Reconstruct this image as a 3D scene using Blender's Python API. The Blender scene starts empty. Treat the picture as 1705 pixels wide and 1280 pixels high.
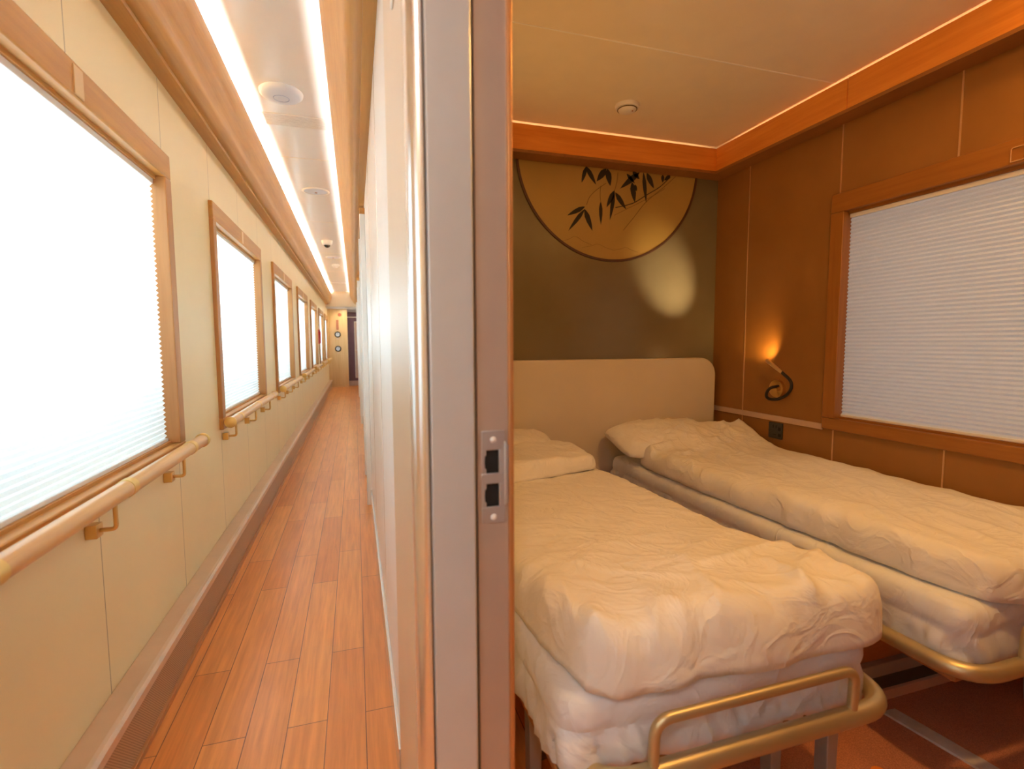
import bpy, math, random
import numpy as np
from mathutils import Vector, Matrix, noise

scene = bpy.context.scene
C = scene.collection
random.seed(7)

# ------------------------------------------------------------------ camera
CAM_H = 1.1
F_PX, PITCH, YAW, ROLL = 842.51, 0.08178, 0.300096, -0.0045236
cp, sp, cy, sy = math.cos(PITCH), math.sin(PITCH), math.cos(YAW), math.sin(YAW)
fwd = Vector((sy*cp, cy*cp, -sp)); rgt = Vector((cy, -sy, 0)); up = rgt.cross(fwd)
cr, sr = math.cos(ROLL), math.sin(ROLL)
rgt, up = rgt*cr + up*sr, up*cr - rgt*sr
cam_data = bpy.data.cameras.new('camera')
cam = bpy.data.objects.new('camera', cam_data); C.objects.link(cam)
cam_data.sensor_width = 36.0
cam_data.lens = F_PX/1705*36.0
cam_data.clip_start = 0.02
cam.matrix_world = Matrix(((rgt.x, up.x, -fwd.x, 0), (rgt.y, up.y, -fwd.y, 0), (rgt.z, up.z, -fwd.z, CAM_H), (0, 0, 0, 1)))
cam_data.dof.use_dof = True
cam_data.dof.focus_distance = 2.1
cam_data.dof.aperture_fstop = 3.2
scene.camera = cam

# ------------------------------------------------------------------ view, world, large lights
scene.view_settings.view_transform = 'Standard'
scene.view_settings.look = 'None'
scene.view_settings.exposure = 0.28
scene.view_settings.gamma = 1.0
scene.view_settings.use_curve_mapping = False
scene.cycles.max_bounces = 14
scene.cycles.diffuse_bounces = 8
scene.cycles.glossy_bounces = 6
scene.cycles.transmission_bounces = 8

world = bpy.data.worlds.new('overcast_sky'); scene.world = world
world.use_nodes = True
wb = world.node_tree.nodes['Background']
wb.inputs[0].default_value = (0.75, 0.87, 1.0, 1); wb.inputs[1].default_value = 0.5

WARM = (1.0, 0.52, 0.13)
WIN_P, WIN_C0 = 1.872, 1.52            # corridor window pitch and first centre
DAY = 56.0                              # daylight outside each corridor window
def area_light(name, loc, direction, sx, sy_, power, color, shape='RECTANGLE', spread=None):
    d = bpy.data.lights.new(name, 'AREA'); d.shape = shape; d.size = sx; d.size_y = sy_
    d.energy = power; d.color = color
    if spread: d.spread = spread
    o = bpy.data.objects.new(name, d); C.objects.link(o); o.location = loc
    o.rotation_euler = Vector(direction).to_track_quat('-Z', 'Y').to_euler()
    return o
for k in range(-1, 7):
    area_light('daylight_corridor', (-1.22, WIN_C0 + k*WIN_P, 1.50), (1, 0, -0.36), 1.45, 1.00, DAY, (0.76, 0.90, 1.0))
area_light('daylight_room', (2.62, 1.2, 1.2), (-1, 0, 0), 1.3, 1.1, 2.1, (0.86, 0.92, 1.0))
# recessed ceiling downlights of the room
ROOM_LAMPS = [((1.12, 0.52), 12.0), ((1.90, 0.78), 3.4)]
for (x, y), p in ROOM_LAMPS:
    area_light('downlight', (x, y, 2.228), (0, 0.12, -1), 0.10, 0.10, p, WARM, 'DISK')
area_light('corridor_fill', (-0.27, -0.75, 2.30), (0, 0, -1), 0.12, 0.12, 8.0, (1, 0.97, 0.92), 'DISK')  # unseen fill lamp added behind the camera to whiten the jamb

area_light('end_fill', (-0.25, 13.3, 1.955), (0, 0, -1), 0.12, 0.12, 3.5, (1, 0.78, 0.5), 'DISK')  # unseen lamp added to brighten the dark far end
area_light('end_fill', (-0.04, 14.4, 1.955), (0, 0, -1), 0.12, 0.12, 2.0, (1, 0.85, 0.7), 'DISK')  # second unseen lamp added past the end door

# ------------------------------------------------------------------ materials
def mat_base(name):
    m = bpy.data.materials.new(name); m.use_nodes = True
    nt = m.node_tree
    return m, nt, nt.nodes['Principled BSDF']
def pos_map(nt, scale):
    g = nt.nodes.new('ShaderNodeNewGeometry')
    mp = nt.nodes.new('ShaderNodeMapping'); mp.inputs['Scale'].default_value = scale
    nt.links.new(g.outputs['Position'], mp.inputs['Vector'])
    return mp.outputs['Vector']
def noise_tex(nt, vec, scale, detail=4, rough=0.55, dist=0.0):
    n = nt.nodes.new('ShaderNodeTexNoise')
    n.inputs['Scale'].default_value = scale; n.inputs['Detail'].default_value = detail
    n.inputs['Roughness'].default_value = rough; n.inputs['Distortion'].default_value = dist
    nt.links.new(vec, n.inputs['Vector'])
    return n.outputs['Fac']
def ramp(nt, fac, stops):
    r = nt.nodes.new('ShaderNodeValToRGB')
    while len(r.color_ramp.elements) < len(stops): r.color_ramp.elements.new(0.5)
    for e, (p, c) in zip(r.color_ramp.elements, stops):
        e.position = p; e.color = (*c, 1)
    nt.links.new(fac, r.inputs['Fac'])
    return r.outputs['Color']
def bump(nt, b, height, strength, dist=0.01):
    n = nt.nodes.new('ShaderNodeBump'); n.inputs['Strength'].default_value = strength
    n.inputs['Distance'].default_value = dist
    nt.links.new(height, n.inputs['Height']); nt.links.new(n.outputs['Normal'], b.inputs['Normal'])
def math_n(nt, op, a, bval=None):
    n = nt.nodes.new('ShaderNodeMath'); n.operation = op
    if isinstance(a, (int, float)): n.inputs[0].default_value = a
    else: nt.links.new(a, n.inputs[0])
    if bval is not None:
        if isinstance(bval, (int, float)): n.inputs[1].default_value = bval
        else: nt.links.new(bval, n.inputs[1])
    return n.outputs[0]
def mix_rgb(nt, fac, a, b_, mode='MIX'):
    n = nt.nodes.new('ShaderNodeMix'); n.data_type = 'RGBA'; n.blend_type = mode
    if isinstance(fac, (int, float)): n.inputs[0].default_value = fac
    else: nt.links.new(fac, n.inputs[0])
    for v, i in ((a, 6), (b_, 7)):
        if isinstance(v, tuple): n.inputs[i].default_value = (*v, 1)
        else: nt.links.new(v, n.inputs[i])
    return n.outputs[2]

def plain(name, col, rough=0.5, metal=0.0, var=0.06, coat=0.0, spec=0.5, coat_rough=0.12):
    m, nt, b = mat_base(name)
    f = noise_tex(nt, pos_map(nt, (1, 1, 1)), 9.0, 3)
    lo = tuple(c*(1-var) for c in col); hi = tuple(min(1, c*(1+var)) for c in col)
    nt.links.new(ramp(nt, f, [(0.3, lo), (0.7, hi)]), b.inputs['Base Color'])
    b.inputs['Roughness'].default_value = rough; b.inputs['Metallic'].default_value = metal
    b.inputs['Coat Weight'].default_value = coat; b.inputs['Coat Roughness'].default_value = coat_rough
    b.inputs['Specular IOR Level'].default_value = spec
    return m
def wood(name, dark, light, axis, rough=0.4, coat=0.0, fine=70.0):
    """Wood grain running along world axis 'x', 'y' or 'z'."""
    m, nt, b = mat_base(name)
    sc = {'x': (0.06, 1, 1), 'y': (1, 0.06, 1), 'z': (1, 1, 0.06)}[axis]
    v = pos_map(nt, sc)
    f1 = noise_tex(nt, v, fine, 5, 0.6, 0.3); f2 = noise_tex(nt, v, fine*0.22, 3, 0.5, 0.6)
    f = math_n(nt, 'ADD', math_n(nt, 'MULTIPLY', f1, 0.55), math_n(nt, 'MULTIPLY', f2, 0.45))
    nt.links.new(ramp(nt, f, [(0.34, dark), (0.66, light)]), b.inputs['Base Color'])
    b.inputs['Roughness'].default_value = rough
    b.inputs['Coat Weight'].default_value = coat; b.inputs['Coat Roughness'].default_value = 0.15
    bump(nt, b, f1, 0.06, 0.003)
    return m
def emit(name, col, strength):
    m = bpy.data.materials.new(name); m.use_nodes = True
    nt = m.node_tree; nt.nodes.clear()
    o = nt.nodes.new('ShaderNodeOutputMaterial'); e = nt.nodes.new('ShaderNodeEmission')
    e.inputs[0].default_value = (*col, 1); e.inputs[1].default_value = strength
    nt.links.new(e.outputs[0], o.inputs[0])
    return m
def seam_mask(nt, axis, pitch, offset, width):
    """1 on thin lines every `pitch` metres along a world axis."""
    g = nt.nodes.new('ShaderNodeNewGeometry'); s = nt.nodes.new('ShaderNodeSeparateXYZ')
    nt.links.new(g.outputs['Position'], s.inputs[0])
    a = math_n(nt, 'ADD', s.outputs[axis], -offset + pitch*200 + pitch/2)
    a = math_n(nt, 'MODULO', a, pitch)
    a = math_n(nt, 'ABSOLUTE', math_n(nt, 'SUBTRACT', a, pitch/2))
    return math_n(nt, 'LESS_THAN', a, width/2)

def wall_cream():
    m, nt, b = mat_base('cream_wall_panel')
    f = noise_tex(nt, pos_map(nt, (1, 1, 1)), 3.0, 3)
    c = ramp(nt, f, [(0.3, (0.82, 0.66, 0.37)), (0.7, (0.86, 0.70, 0.40))])
    mk = seam_mask(nt, 'Y', WIN_P/3, WIN_C0, 0.0035)
    nt.links.new(mix_rgb(nt, mk, c, (0.30, 0.20, 0.10)), b.inputs['Base Color'])
    b.inputs['Roughness'].default_value = 0.32
    return m
def floor_planks():
    m, nt, b = mat_base('orange_wood_planks')
    g = nt.nodes.new('ShaderNodeNewGeometry'); s = nt.nodes.new('ShaderNodeSeparateXYZ')
    nt.links.new(g.outputs['Position'], s.inputs[0])
    cmb = nt.nodes.new('ShaderNodeCombineXYZ')
    nt.links.new(s.outputs['Y'], cmb.inputs[0]); nt.links.new(s.outputs['X'], cmb.inputs[1])
    br = nt.nodes.new('ShaderNodeTexBrick')
    br.inputs['Scale'].default_value = 1.0; br.inputs['Brick Width'].default_value = 0.92
    br.inputs['Row Height'].default_value = 0.108; br.inputs['Mortar Size'].default_value = 0.0012
    br.inputs['Mortar Smooth'].default_value = 0.1; br.offset = 0.37; br.offset_frequency = 2
    br.inputs['Color1'].default_value = (0.72, 0.255, 0.055, 1)
    br.inputs['Color2'].default_value = (0.84, 0.350, 0.090, 1)
    br.inputs['Mortar'].default_value = (0.16, 0.05, 0.02, 1)
    br.inputs['Bias'].default_value = 0.0
    nt.links.new(cmb.outputs[0], br.inputs['Vector'])
    v = pos_map(nt, (1, 0.05, 1))
    f = noise_tex(nt, v, 60, 5, 0.6, 0.4)
    gr = ramp(nt, f, [(0.3, (0.80, 0.76, 0.72)), (0.7, (1.1, 1.1, 1.1))])
    nt.links.new(mix_rgb(nt, 1.0, br.outputs['Color'], gr, 'MULTIPLY'), b.inputs['Base Color'])
    b.inputs['Roughness'].default_value = 0.33
    b.inputs['Coat Weight'].default_value = 0.25; b.inputs['Coat Roughness'].default_value = 0.22
    bump(nt, b, br.outputs['Fac'], -0.15, 0.002)
    return m
def blind_fabric(name, tint, trans):
    m = bpy.data.materials.new(name); m.use_nodes = True
    nt = m.node_tree; nt.nodes.clear()
    o = nt.nodes.new('ShaderNodeOutputMaterial')
    d = nt.nodes.new('ShaderNodeBsdfDiffuse'); t = nt.nodes.new('ShaderNodeBsdfTranslucent')
    f = noise_tex(nt, pos_map(nt, (1, 1, 1)), 180, 2)
    c = ramp(nt, f, [(0.3, tuple(x*0.96 for x in tint)), (0.7, tint)])
    nt.links.new(c, d.inputs[0]); nt.links.new(c, t.inputs[0])
    mx = nt.nodes.new('ShaderNodeMixShader'); mx.inputs[0].default_value = trans
    nt.links.new(d.outputs[0], mx.inputs[1]); nt.links.new(t.outputs[0], mx.inputs[2])
    nt.links.new(mx.outputs[0], o.inputs[0])
    return m
def linen(name, col):
    m, nt, b = mat_base(name)
    v = pos_map(nt, (1, 1, 1))
    f = noise_tex(nt, v, 14, 4)
    nt.links.new(ramp(nt, f, [(0.3, tuple(c*0.96 for c in col)), (0.7, col)]), b.inputs['Base Color'])
    b.inputs['Roughness'].default_value = 0.75
    b.inputs['Sheen Weight'].default_value = 0.15
    def crease(scale, dist):
        n = math_n(nt, 'ABSOLUTE', math_n(nt, 'SUBTRACT', noise_tex(nt, v, scale, 3, 0.5, dist), 0.5))
        return math_n(nt, 'SUBTRACT', 1.0, math_n(nt, 'MINIMUM', math_n(nt, 'MULTIPLY', n, 9.0), 1.0))
    h = math_n(nt, 'ADD', math_n(nt, 'MULTIPLY', crease(3.2, 0.9), 1.0), math_n(nt, 'MULTIPLY', crease(7.5, 1.4), 0.6))
    h = math_n(nt, 'ADD', h, math_n(nt, 'MULTIPLY', noise_tex(nt, v, 24, 4, 0.5, 0.8), 0.7))
    bump(nt, b, h, 0.42, 0.008)
    return m
def carpet():
    m, nt, b = mat_base('brown_carpet')
    v = pos_map(nt, (1, 1, 1))
    f = noise_tex(nt, v, 420, 3, 0.7)
    c = ramp(nt, f, [(0.32, (0.30, 0.115, 0.065)), (0.68, (0.66, 0.26, 0.145))])
    blob = None       # two orange spots painted in for brightly lit wood floor
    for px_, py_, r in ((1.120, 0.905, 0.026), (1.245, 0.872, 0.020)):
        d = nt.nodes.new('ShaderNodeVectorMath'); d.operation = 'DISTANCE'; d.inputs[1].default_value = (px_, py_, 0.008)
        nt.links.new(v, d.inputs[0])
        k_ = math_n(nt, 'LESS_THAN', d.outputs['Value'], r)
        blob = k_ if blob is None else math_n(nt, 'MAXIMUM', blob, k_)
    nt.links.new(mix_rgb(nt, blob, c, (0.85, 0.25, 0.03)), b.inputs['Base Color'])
    b.inputs['Roughness'].default_value = 0.95
    bump(nt, b, f, 0.5, 0.004)
    return m
def perforated():
    m, nt, b = mat_base('perforated_bronze_panel')
    g = nt.nodes.new('ShaderNodeNewGeometry'); s = nt.nodes.new('ShaderNodeSeparateXYZ')
    nt.links.new(g.outputs['Position'], s.inputs[0])
    k = 2*math.pi/0.008
    a = math_n(nt, 'SINE', math_n(nt, 'MULTIPLY', s.outputs['Y'], k))
    c = math_n(nt, 'SINE', math_n(nt, 'MULTIPLY', s.outputs['Z'], k))
    hole = math_n(nt, 'GREATER_THAN', math_n(nt, 'MULTIPLY', a, c), 0.30)
    nt.links.new(mix_rgb(nt, hole, (0.54, 0.35, 0.20), (0.20, 0.105, 0.05)), b.inputs['Base Color'])
    b.inputs['Roughness'].default_value = 0.36; b.inputs['Metallic'].default_value = 0.25
    return m
def painted_fabric(name, c1, c2, scale, rough):
    m, nt, b = mat_base(name)
    f = noise_tex(nt, pos_map(nt, (1, 1, 1)), scale, 3)
    nt.links.new(ramp(nt, f, [(0.3, c1), (0.7, c2)]), b.inputs['Base Color'])
    b.inputs['Roughness'].default_value = rough
    h = noise_tex(nt, pos_map(nt, (1, 1, 1)), 500, 2); bump(nt, b, h, 0.08, 0.002)
    return m

M = {}
M['cream'] = wall_cream()
M['planks'] = floor_planks()
M['ceil_gloss'] = plain('white_gloss_ceiling', (0.84, 0.83, 0.81), 0.16, var=0.01)
M['ceil_room'] = plain('cream_ceiling', (0.88, 0.80, 0.66), 0.34, var=0.02)
M['cornice'] = wood('honey_wood_cornice', (0.40, 0.180, 0.034), (0.53, 0.260, 0.056), 'y', 0.46, 0.06)
M['casing'] = wood('window_casing_wood', (0.45, 0.195, 0.040), (0.58, 0.280, 0.064), 'y', 0.46, 0.05)
M['casing_z'] = wood('window_casing_wood_upright', (0.42, 0.18, 0.050), (0.53, 0.25, 0.075), 'z', 0.42, 0.08)
M['tab'] = plain('pale_wood_tab', (0.72, 0.47, 0.22), 0.35)
M['rail'] = wood('handrail_wood', (0.62, 0.32, 0.10), (0.76, 0.43, 0.16), 'y', 0.30, 0.35)
M['brass'] = plain('brushed_brass', (0.72, 0.47, 0.17), 0.28, 1.0, 0.05)
M['brass_dull'] = plain('dull_brass_sleeve', (0.74, 0.49, 0.16), 0.42, 0.6, 0.05)
M['ledge'] = plain('bronze_ledge', (0.66, 0.45, 0.29), 0.36, 0.15, 0.05)
M['perf'] = perforated()
M['ledge_edge'] = plain('pale_bronze_edge', (0.72, 0.55, 0.42), 0.3, 0.3)
M['blind_day'] = blind_fabric('daylit_blind', (0.93, 0.96, 0.97), 0.5)
M['blind_dim'] = blind_fabric('dim_blind', (0.80, 0.80, 0.80), 0.42)
M['white_panel'] = plain('white_gloss_panel', (0.90, 0.90, 0.88), 0.35, var=0.02, coat=0.6, coat_rough=0.28)
M['white_metal'] = plain('white_plastic', (0.82, 0.80, 0.78), 0.3, var=0.02)
M['plaster'] = plain('white_grey_plastic', (0.70, 0.76, 0.88), 0.4, var=0.02)
M['alu'] = plain('pale_aluminium', (0.80, 0.78, 0.76), 0.24, 0.85, 0.02)
M['frame_grey'] = plain('grey_satin_metal', (0.58, 0.59, 0.61), 0.34, 0.25, 0.03)
M['frame_brown'] = plain('brown_satin_metal', (0.50, 0.39, 0.32), 0.38, 0.25, 0.03)
M['frame_lip'] = plain('copper_lip', (0.52, 0.24, 0.09), 0.35, 0.4, 0.03)
M['groove'] = plain('dark_groove', (0.16, 0.12, 0.09), 0.6)
M['pillar'] = plain('glossy_tan_panel', (0.66, 0.53, 0.38), 0.40, 0.10, 0.02, coat=0.9, coat_rough=0.30)
M['steel'] = plain('brushed_steel', (0.60, 0.58, 0.58), 0.32, 0.6, 0.05)
M['black'] = plain('black_hole', (0.006, 0.005, 0.005), 0.7)
M['black_rubber'] = plain('black_sleeve', (0.012, 0.010, 0.010), 0.45)
M['dark_plastic'] = plain('dark_grey_plastic', (0.035, 0.032, 0.026), 0.4)
M['red'] = plain('red_paint', (0.55, 0.03, 0.03), 0.4)
M['red_brown'] = plain('red_brown_plaque', (0.36, 0.13, 0.07), 0.5)
M['gauge_face'] = plain('pale_gauge_face', (0.62, 0.68, 0.72), 0.35)
M['end_wood'] = wood('pale_end_wood', (0.58, 0.38, 0.17), (0.72, 0.50, 0.26), 'z', 0.35, 0.2, 40)
M['end_cream'] = plain('cream_header', (0.74, 0.60, 0.42), 0.4, var=0.02)
M['end_soffit'] = plain('grey_soffit', (0.55, 0.52, 0.50), 0.5)  # flat grey of the soffit over the corridor end
M['purple'] = plain('dark_purple_leaf', (0.16, 0.085, 0.14), 0.35)
M['pink_frame'] = plain('pale_pink_frame', (0.62, 0.46, 0.40), 0.35)
M['room_wall'] = painted_fabric('tan_leather_panel', (0.285, 0.120, 0.022), (0.320, 0.138, 0.028), 5, 0.48)
M['olive'] = painted_fabric('olive_wall', (0.180, 0.145, 0.082), (0.200, 0.162, 0.094), 4, 0.26)
M['print'] = painted_fabric('gold_print', (0.36, 0.235, 0.065), (0.41, 0.27, 0.08), 2.5, 0.40)
M['print_ring'] = plain('dark_brown_ring', (0.080, 0.030, 0.014), 0.5)
M['ink'] = plain('dark_ink', (0.022, 0.018, 0.014), 0.7)
M['ink_soft'] = plain('faint_brown_ink', (0.15, 0.085, 0.030), 0.7)
M['room_trim_x'] = wood('orange_wood_trim_across', (0.70, 0.230, 0.024), (0.86, 0.340, 0.048), 'x', 0.36, 0.15)
M['room_trim_y'] = wood('orange_wood_trim_along', (0.70, 0.230, 0.024), (0.86, 0.340, 0.048), 'y', 0.36, 0.15)
M['soffit'] = wood('brown_soffit', (0.26, 0.10, 0.022), (0.33, 0.14, 0.035), 'y', 0.45)
M['room_casing_y'] = wood('orange_casing_along', (0.27, 0.098, 0.015), (0.36, 0.140, 0.024), 'y', 0.36, 0.1)
M['room_casing_z'] = wood('orange_casing_upright', (0.27, 0.098, 0.015), (0.36, 0.140, 0.024), 'z', 0.36, 0.1)
M['strip_gold'] = plain('thin_gold_strip', (0.70, 0.45, 0.24), 0.32, 0.6)
M['rail_pale'] = plain('pale_dado_strip', (0.62, 0.45, 0.34), 0.36, 0.3)
M['headboard'] = painted_fabric('cream_headboard', (0.64, 0.56, 0.45), (0.68, 0.60, 0.49), 3, 0.48)
M['linen'] = linen('white_linen', (0.81, 0.78, 0.72))
M['sheet'] = linen('white_sheet', (0.77, 0.79, 0.83))
M['bronze_tube'] = plain('bronze_tube', (0.54, 0.45, 0.27), 0.38, 0.7, 0.04)
M['bed_grey'] = plain('grey_bed_metal', (0.42, 0.40, 0.38), 0.42, 0.4)
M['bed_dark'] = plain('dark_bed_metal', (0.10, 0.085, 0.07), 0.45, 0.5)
M['base_board'] = wood('bed_base_board', (0.34, 0.13, 0.04), (0.46, 0.19, 0.06), 'x', 0.45)
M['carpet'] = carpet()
M['blind_joint'] = plain('bright_white_joint', (0.95, 0.93, 0.90), 0.3)
M['strap'] = painted_fabric('pale_grey_strap', (0.50, 0.44, 0.40), (0.62, 0.56, 0.52), 30, 0.7)
M['kick'] = plain('pinkish_kick_strip', (0.68, 0.40, 0.28), 0.4)
M['led_cool'] = emit('corridor_led', (0.93, 1.0, 0.98), 112.0)
M['led_right'] = emit('corridor_led_soft', (0.93, 1.0, 0.98), 30.0)
M['led_room'] = emit('room_led', (1.0, 0.62, 0.28), 11.0)
M['lamp_glow'] = emit('reading_led', (1.0, 0.62, 0.22), 110.0)
M['down_glow'] = emit('downlight_lens', (1.0, 0.68, 0.36), 6.0)
M['cam_dome'] = plain('black_glass_dome', (0.015, 0.013, 0.012), 0.08)

# ------------------------------------------------------------------ mesh building
ORIG = {}
class MB:
    def __init__(s): s.v = []; s.f = []
    def quadgrid(s, rows, closed_u=False, closed_v=False):
        n, m = len(rows), len(rows[0]); b = len(s.v)
        for r in rows: s.v += [tuple(p) for p in r]
        for i in range(n if closed_v else n-1):
            for j in range(m if closed_u else m-1):
                i2, j2 = (i+1) % n, (j+1) % m
                s.f.append((b+i*m+j, b+i*m+j2, b+i2*m+j2, b+i2*m+j))
        return b
    def box(s, x0, x1, y0, y1, z0, z1):
        b = len(s.v)
        s.v += [(x, y, z) for z in (z0, z1) for y in (y0, y1) for x in (x0, x1)]
        s.f += [tuple(b+i for i in q) for q in ((0, 2, 3, 1), (4, 5, 7, 6), (0, 1, 5, 4), (2, 6, 7, 3), (0, 4, 6, 2), (1, 3, 7, 5))]
        return s
    def prism(s, pts, axis, a, c):
        """Extrude a closed 2-D outline between a and c along an axis. pts are the other two coordinates in xyz order."""
        def P(p, t): return {'x': (t, p[0], p[1]), 'y': (p[0], t, p[1]), 'z': (p[0], p[1], t)}[axis]
        b = len(s.v); n = len(pts)
        s.v += [P(p, a) for p in pts] + [P(p, c) for p in pts]
        s.f.append(tuple(b+i for i in range(n))[::-1]); s.f.append(tuple(b+n+i for i in range(n)))
        for i in range(n):
            j = (i+1) % n; s.f.append((b+i, b+j, b+n+j, b+n+i))
        return s
    def tube(s, path, r, n=14, caps=True):
        path = [Vector(p) for p in path]; rows = []; ref = None
        for i, p in enumerate(path):
            t = (path[min(i+1, len(path)-1)] - path[max(i-1, 0)]).normalized()
            if ref is None:
                ref = Vector((0, 0, 1)) if abs(t.z) < 0.9 else Vector((1, 0, 0))
            a = (ref - t*ref.dot(t)).normalized(); ref = a; bb = t.cross(a)
            rr = r[i] if isinstance(r, (list, tuple)) else r
            rows.append([p + (a*math.cos(k*2*math.pi/n) + bb*math.sin(k*2*math.pi/n))*rr for k in range(n)])
        b = s.quadgrid(rows, closed_u=True)
        if caps:
            s.f.append(tuple(b+k for k in range(n))[::-1]); l = b+(len(rows)-1)*n
            s.f.append(tuple(l+k for k in range(n)))
        return s
    def lathe(s, profile, c, axis, n=32):
        """profile: (radius, height along axis)."""
        c = Vector(c); a = Vector(axis).normalized()
        u = a.orthogonal().normalized(); w = a.cross(u)
        rows = [[c + a*h + (u*math.cos(k*2*math.pi/n) + w*math.sin(k*2*math.pi/n))*max(r, 1e-5) for k in range(n)] for r, h in profile]
        s.quadgrid(rows, closed_u=True)
        return s
    def build(s, name, m, parent=None, smooth=False, bevel=0.0, origin=None, segs=2):
        if parent is not None: origin = ORIG[parent.name]
        o3 = Vector(origin) if origin is not None else Vector((0, 0, 0))
        me = bpy.data.meshes.new(name)
        me.from_pydata([tuple(Vector(v)-o3) for v in s.v], [], s.f)
        me.validate(); me.update()
        if smooth:
            me.polygons.foreach_set('use_smooth', [True]*len(me.polygons))
            try: me.set_sharp_from_angle(angle=math.radians(42))
            except Exception: pass
        me.materials.append(m)
        o = bpy.data.objects.new(name, me); C.objects.link(o)
        if parent is not None: o.parent = parent
        else: o.location = o3
        ORIG[o.name] = o3
        import bmesh
        bm = bmesh.new(); bm.from_mesh(me); bmesh.ops.recalc_face_normals(bm, faces=bm.faces[:]); bm.to_mesh(me); bm.free()
        if bevel:
            md = o.modifiers.new('bevel', 'BEVEL'); md.width = bevel; md.segments = segs; md.limit_method = 'ANGLE'
            md.angle_limit = math.radians(40)
            me.polygons.foreach_set('use_smooth', [True]*len(me.polygons))
            try: me.set_sharp_from_angle(angle=math.radians(50))
            except Exception: pass
        return o
def box(*a): return MB().box(*a)
def fillet(pts, r, n=7):
    pts = [Vector(p) for p in pts]; out = [pts[0]]
    for i in range(1, len(pts)-1):
        p, a, b = pts[i], pts[i-1], pts[i+1]
        da, db = (a-p), (b-p)
        rr = min(r, da.length*0.48, db.length*0.48)
        s_, e = p + da.normalized()*rr, p + db.normalized()*rr
        for k in range(n+1):
            t = k/n; out.append(s_*(1-t)**2 + p*2*t*(1-t) + e*t*t)
    out.append(pts[-1]); return out
def smooth_path(pts, n=6):
    P = [Vector(p) for p in pts]; P = [P[0]*2-P[1]] + P + [P[-1]*2-P[-2]]; out = []
    for i in range(1, len(P)-2):
        for k in range(n):
            t = k/n; a, b, c, d = P[i-1], P[i], P[i+1], P[i+2]
            out.append(0.5*((2*b)+(c-a)*t+(2*a-5*b+4*c-d)*t*t+(3*b-a-3*c+d)*t**3))
    out.append(P[-2]); return out
def tag(o, label, cat, group=None, kind=None):
    o['label'] = label; o['category'] = cat
    if group: o['group'] = group
    if kind: o['kind'] = kind
    return o
def struct(o, label=None, cat=None):
    o['kind'] = 'structure'
    if label: o['label'] = label
    if cat: o['category'] = cat
    return o
def thing(name, loc, label, cat, group=None):
    o = bpy.data.objects.new(name, None); C.objects.link(o); o.location = loc; o.empty_display_size = 0.05
    ORIG[o.name] = Vector(loc)
    return tag(o, label, cat, group)
def copy_thing(src, delta, label=None):
    r = src.copy(); C.objects.link(r); r.location = Vector(src.location) + Vector(delta)
    if label: r['label'] = label
    ORIG[r.name] = r.location.copy()
    for ch in src.children:
        c = ch.copy(); C.objects.link(c); c.parent = r
        for g in ch.children:
            d = g.copy(); C.objects.link(d); d.parent = c
    return r
ORD = ['nearest', 'second', 'third', 'fourth', 'fifth', 'sixth', 'farthest']

# ------------------------------------------------------------------ shell of the carriage
LX = -0.638            # corridor outer wall face
PX = 0.086             # corridor side of the partition
YE = 13.6              # far end
YB = -1.8              # behind the camera
Z0, Z1 = 0.685, 1.775  # window casing outer heights
RX, RY = 2.15, 2.667   # room window wall, room back wall
CZ, RZ = 2.343, 2.24

struct(box(-0.76, PX+0.14, YB, YE+1.4, -0.06, 0.0).build('floor', M['planks']), 'glossy orange wood plank floor of the corridor', 'floor')
struct(box(PX+0.14, RX+0.1, -0.95, RY+0.08, -0.06, 0.0).build('floor', M['planks']), 'wood plank floor under the beds of the compartment', 'floor')
struct(box(-0.76, PX+0.06, YB, YE+1.4, CZ, CZ+0.08).build('ceiling', M['ceil_gloss']), 'white glossy corridor ceiling between wooden coves', 'ceiling')
struct(box(PX+0.06, RX+0.1, -0.95, RY+0.08, RZ, RZ+0.183).build('ceiling', M['ceil_room']), 'plain cream compartment ceiling', 'ceiling')

# outer corridor wall with seven window openings
wl = MB()
hw = 0.615
wl.box(LX-0.12, LX, YB, YE+1.4, 0, 0.72); wl.box(LX-0.12, LX, YB, YE+1.4, 1.72, CZ)
edges = [YB]
for k in range(-1, 7): edges += [WIN_C0+k*WIN_P-hw, WIN_C0+k*WIN_P+hw]
edges.append(YE+1.4)
for i in range(0, len(edges), 2): wl.box(LX-0.12, LX, edges[i], edges[i+1], 0.72, 1.72)
struct(wl.build('wall_left', M['cream']), 'cream panelled corridor wall with a row of windows', 'wall')
struct(box(-0.76, RX+0.1, YB-0.06, YB, 0, CZ).build('wall_back', M['cream']))

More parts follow.
